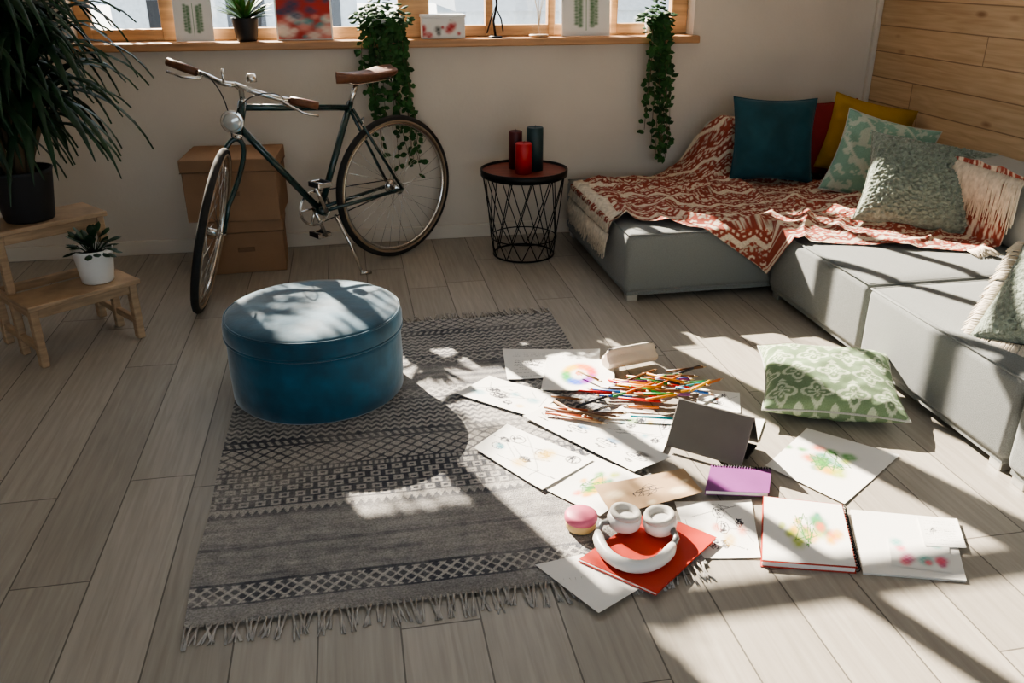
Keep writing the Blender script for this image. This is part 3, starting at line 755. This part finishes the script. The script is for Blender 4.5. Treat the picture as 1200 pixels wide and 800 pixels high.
# pencils
b=MB();pcs=[(.6,.03,.015),(.7,.16,.015),(.75,.38,.02),(.03,.25,.05),(.02,.12,.4),(.01,.27,.35),(.2,.03,.2),(.6,.01,.01),(.2,.08,.025),(.02,.02,.03),(.7,.26,.015),(.38,.22,.09)]
def pencil(x,y,ang,L_,col,z):
    d=V((math.cos(ang),math.sin(ang),0));p=V((x,y,z))-d*L_/2;q=p+d*L_
    b.tube([p,q-d*.02],.0050,6,0,col=col);b.tube([q-d*.02,q-d*.005],[.0050,.0014],6,0,col=(.6,.42,.25));b.tube([q-d*.005,q],[.0014,.0003],6,0,col=col)
for i in range(38):
    x=.95+R.gauss(0,.09);y=2.56+R.gauss(0,.065)
    ang=R.choice([R.gauss(-.5,.2),R.gauss(-.35,.2),R.gauss(.35,.3),R.gauss(2.8,.3)])
    pencil(x,y,ang,R.uniform(.12,.175),R.choice(pcs),.0275+.0065*R.randint(0,2))
for i in range(12):pencil(1.09+R.uniform(-.05,.12),2.60+R.uniform(-.08,.10),R.gauss(.1,.4),.165,R.choice(pcs),.0275)
for i in range(9):pencil(.72+R.uniform(-.08,.09),2.45+R.uniform(-.06,.05),R.gauss(-.45,.2),.16,R.choice([(.35,.2,.1),(.2,.1,.06),(.5,.12,.05),(.06,.05,.05)]),.0275)
b.obj("coloured_pencils",[mat("pencil_paint",attr=True,rough=.4)])
# headphones
b=MB();z0=.0195
for (cx,cy_,t_) in ((.640,1.805,8),(.735,1.775,-8)):
    Mh=Matrix.Rotation(math.radians(t_),3,'Y')
    c=V((cx,cy_,z0+.008))
    b.lathe([(0,0),(.036,.0),(.043,.008),(.046,.022),(.044,.034),(.040,.038)],c,32,0,Mh)
    b.lathe([(.040,.036),(.043,.042),(.040,.050),(.032,.051),(.025,.046),(.023,.036),(0,.035)],c,32,1,Mh)
pts=bez((.562,1.775,z0+.020),(.525,1.63,z0+.018),(.65,1.565,z0+.018),(.735,1.685,z0+.020),18)
b.tube(pts,[.009]+[.0155]*17+[.011],12,0,flat=1.15)
b.tube([(.605,1.80,z0+.03),(.58,1.80,z0+.03),pts[0]],.008,8,2);b.tube([pts[-1],V((.75,1.70,z0+.03)),V((.755,1.745,z0+.03))],.009,8,2)
b.obj("over_ear_headphones",[mat("white_plastic",(.78,.76,.73),.35,nz=(4,.02)),mat("ear_pad",(.52,.50,.46),.7),mat("grey_joint",(.25,.25,.25),.4,.4)])
# round jar
b=MB();c=(.535,1.845,.0105)
b.lathe([(0,0),(.036,0),(.041,.006),(.042,.024),(.039,.029)],c,32,0);b.lathe([(.043,.026),(.045,.030),(.044,.042),(.036,.048),(.0,.050)],c,32,1)
b.obj("putty_jar",[mat("cream_yellow_plastic",(.72,.50,.22),.5),mat("pink_plastic",(.62,.14,.22),.5)])
# ------------------------------------------------------------------ sill things
SZ=1.0585;SY=WALL_Y+.03
def leaner(name,x0,x1,h,kind,seed,th=.006,tilt=12,border=None,y=SY):
    b=MB();M=Matrix.Rotation(math.radians(-tilt),3,'X');w=x1-x0
    s_=sampler(drawing(kind,seed,70,90));c=V(((x0+x1)/2,y-.01,SZ))
    def fn(u,v):return c+M@V(((u-.5)*w*.94,-.0045,h*(.03+.94*v)))
    b.grid(70,90,fn,1,lambda u,v:s_(u,v))
    b.box(c+M@V((0,th/2-.003,h/2+.001)),(w,th,h),.001,M,0)
    b.obj(name,[border or m_white,m_paper])
leaner("botanical_print",-.80,-.62,.215,"botanic",31)
leaner("abstract_painting",-.32,-.045,.205,"paint",32,.018,6,m_white)
leaner("framed_botanical",1.14,1.40,.24,"botanic",33,.012,7,m_white)
b=MB();c=V((-.465,SY-.01,SZ))
b.lathe([(0,0),(.045,0),(.052,.02),(.064,.10),(.066,.11),(.058,.11),(.055,.095),(0,.095)],c,28,0)
for i in range(44):
    az=i*2.4;el=R.uniform(.45,1.45);d=V((math.cos(az)*math.cos(el),math.sin(az)*math.cos(el)*.5-.1,math.sin(el)))
    b.leaf(c+V((0,-.01,.09)),d,V((0,0,1)),R.uniform(.12,.17),.022,1,.35)
b.obj("spiky_potted_plant",[m_blackpl,mat("bright_leaf",(.05,.14,.03),.5,nz=(10,.3))])
b=MB();s_=sampler(drawing("abstract",41,90,40))
b.bb(.40,.62,SY-.045,SY+.055,SZ,SZ+.10,.003,0);b.bb(.396,.624,SY-.049,SY+.059,SZ+.10,SZ+.115,.003,0)
b.grid(90,40,lambda u,v:V((.403+.214*u,SY-.0458,SZ+.004+.09*v)),1,s_)
b.obj("patterned_box",[m_white,m_paper])
b=MB();x=.785;y=SY
b.lathe([(0,0),(.035,0),(.035,.006),(0,.008)],(x,y,SZ),24)
b.tube([(x,y,SZ+.005),(x-.01,y,SZ+.08),(x+.008,y,SZ+.16),(x,y,SZ+.26)],.006,8)
b.tube([(x-.045,y,SZ+.02),(x-.02,y,SZ+.10),(x,y,SZ+.15),(x+.03,y,SZ+.09),(x+.04,y,SZ+.03)],.004,6)
b.tube([(x+.03*math.cos(i*.5),y,SZ+.29+.03*math.sin(i*.5)) for i in range(13)],.004,6,0,True)
b.obj("black_wire_ornament",[m_black])
b=MB();c=V((1.015,SY-.005,SZ))
b.lathe([(0,.002),(.04,.002),(.042,.01),(.036,.05),(.028,.07),(.022,.09),(.022,.12),(.026,.125)],c,28,0)
b.lathe([(.05,0),(.052,.008),(.05,.012),(0,.012)],c,28,2)
for i in range(7):
    a=i*.9;b.tube([c+V((0,0,.03)),c+V((.01*math.cos(a),.01*math.sin(a),.13)),c+V((.06*math.cos(a),.03*math.sin(a),.30))],.0013,4,1)
b.obj("glass_vase",[m_glass,m_yarn,m_stool])
def trailing(name,cx,pot_r,pot_h,nst,zlow,seed,spread,skew,mpot,bush=150):
    rg=random.Random(seed);b=MB();c=V((cx,SY-.025,SZ));ox=WALL_Y-.05
    b.lathe([(0,0),(pot_r*.75,0),(pot_r*.8,.006),(pot_r,pot_h),(pot_r*.9,pot_h),(0,pot_h-.015)],c,28,0)
    for i in range(bush):
        a=rg.uniform(0,6.283);r=rg.uniform(0,1)
        p=c+V((math.cos(a)*spread*r,math.sin(a)*min(spread,.075)*r-.02,pot_h+rg.uniform(-.09,.10)*(1.2-r)))
        d=V((math.cos(a),math.sin(a)-.3,rg.uniform(-.5,.6)))
        b.leaf(p,d,V((0,-.5,1)),rg.uniform(.026,.044),rg.uniform(.02,.032),1,.25)
    for i in range(nst):
        x0=cx+rg.uniform(-1,1)*spread*.8;zl=rg.uniform(zlow,SZ-.15) if i>4 else rg.uniform(zlow,zlow+.15)
        y0=ox-rg.uniform(.03,.07);xe=x0+skew*(SZ-zl)+rg.uniform(-.05,.05)
        pts=bez(c+V(((x0-cx)*.5,-.01,pot_h)),V((x0,y0-.01,SZ+pot_h+.03)),V((x0+rg.uniform(-.04,.04),y0,SZ-.15)),V((xe,y0-.005,zl)),24)
        b.tube(pts,.0016,4,2)
        for k in range(3,25):
            for q in range(2):
                if rg.random()<.2:continue
                p=pts[k]+V((rg.uniform(-.012,.012),rg.uniform(-.015,.01),rg.uniform(-.012,.012)));a=rg.uniform(-1,1)*2.4-1.57
                d=V((math.cos(a),-.5+rg.uniform(-.6,.5),math.sin(a)))
                b.leaf(p,d,V((rg.uniform(-.5,.5),-1,rg.uniform(-.1,.9))),rg.uniform(.022,.040),rg.uniform(.018,.030),1,.35,k=3)
    b.obj(name,[mpot,m_leafv,m_stem])
trailing("trailing_pothos",.20,.075,.10,20,.38,5,.14,.10,m_white,220)
trailing("trailing_ivy",1.645,.06,.09,14,.40,6,.085,.05,m_white,150)
# ------------------------------------------------------------------ outdoors
m_out=mat("outdoor_paving",(.5,.5,.5),.9)
quick("outdoor_ground",[(-60,60,6.5,120,-3.2,-3.0)],m_out)
b=MB()
for i,(x,w,y,h) in enumerate([(-14,9,24,3.6),(-3,7,28,4.2),(7,8,22,3.4),(17,9,27,4.4)]):
    b.bb(x-w/2,x+w/2,y,y+7,-3,h-3,0,0)
    b.add([(x-w/2-.3,y-.3,h-3),(x+w/2+.3,y-.3,h-3),(x+w/2+.3,y+7.3,h-3),(x-w/2-.3,y+7.3,h-3),(x-w/2,y+3.5,h-1.2),(x+w/2,y+3.5,h-1.2)],[(0,1,5,4),(2,3,4,5),(0,4,3),(1,2,5)],1,False)
    for k in range(3):b.bb(x-w/2+1+k*2.2,x-w/2+2.1+k*2.2,y-.03,y+.01,h-5,h-3.7,0,2)
b.obj("neighbour_houses",[mat("house_render",(.62,.66,.68),.9),mat("roof_tiles",(.22,.25,.28),.8),m_blackpl])
# added tree outside the left window, placed to block and dapple the sun
b=MB();rg=random.Random(3)
b.tube([(-2.9,6.9,-3.0),(-2.8,6.8,-.5),(-2.6,6.7,1.5),(-2.5,6.6,4.2)],[.14,.11,.07,.03],8,0)
for i in range(15):
    z=rg.uniform(1.9,4.2);a=rg.uniform(-1.2,1.2);p=V((-2.55,6.65,z));q=p+V((math.cos(a)*rg.uniform(.5,1.1),math.sin(a)*.5,rg.uniform(-.1,.3)))
    b.tube([p,q],[.014,.004],5,0)
    for k in range(14):
        t=rg.uniform(.2,1.1);o=p.lerp(q,t)+V((rg.gauss(0,.07),rg.gauss(0,.07),rg.gauss(0,.07)));d=V((rg.uniform(-1,1),rg.uniform(-1,1),rg.uniform(-1,.4)))
        b.leaf(o,d,V((rg.uniform(-1,1),rg.uniform(-1,1),1)),rg.uniform(.09,.17),.04,1,.2,k=2)
# drooping fronds added in the sun's path to streak the ottoman with shade: long narrow leaves on both sides of a rib
for (p0_,p3_) in (((-2.5,6.6,3.5),(-1.35,6.45,2.85)),((-2.5,6.6,3.1),(-1.5,6.5,2.65)),((-2.5,6.6,3.9),(-1.2,6.6,3.35))):
    pts=bez(p0_,(p0_[0]+.4,p0_[1],p0_[2]+.25),(p3_[0]-.3,p3_[1],p3_[2]+.2),p3_,20);b.tube(pts,.006,5,0)
    for k in range(5,21):
        for sg in (-1,1):
            t=(pts[k]-pts[k-1]).normalized();up_=V((t.z*-1,0,t.x)).normalized()
            b.leaf(pts[k],t*.8+up_*sg,V((0,-1,.2)),.20*(1.1-.5*k/20),.040,1,.1,k=3)
b.obj("added_shade_tree",[m_stem,m_leafv])
# ------------------------------------------------------------------ light
sc=bpy.context.scene
w=bpy.data.worlds.new("World");sc.world=w;w.use_nodes=True;nt=w.node_tree;bgn=nt.nodes["Background"]
bgn.inputs[0].default_value=(.74,.87,1.,1);bgn.inputs[1].default_value=2.1
sl=bpy.data.lights.new("sun","SUN");sl.energy=28;sl.angle=math.radians(.5);sl.color=(1,.90,.75)
so_=bpy.data.objects.new("sun",sl);bpy.context.collection.objects.link(so_)
ldir=V((.42,-1,-.71)).normalized();so_.rotation_euler=ldir.to_track_quat('-Z','Y').to_euler();so_.location=(-3,10,6)
# ------------------------------------------------------------------ camera
cam=bpy.data.cameras.new("camera");cam.sensor_width=36;cam.lens=30;co=bpy.data.objects.new("camera",cam);bpy.context.collection.objects.link(co)
co.location=(0,0,1.4);co.rotation_euler=(math.radians(90-23.749),0,math.radians(-10.627));sc.camera=co;cam.clip_start=.05
sc.view_settings.exposure=0.25
try:sc.view_settings.look='AgX - Medium High Contrast'
except Exception as e:print(e)
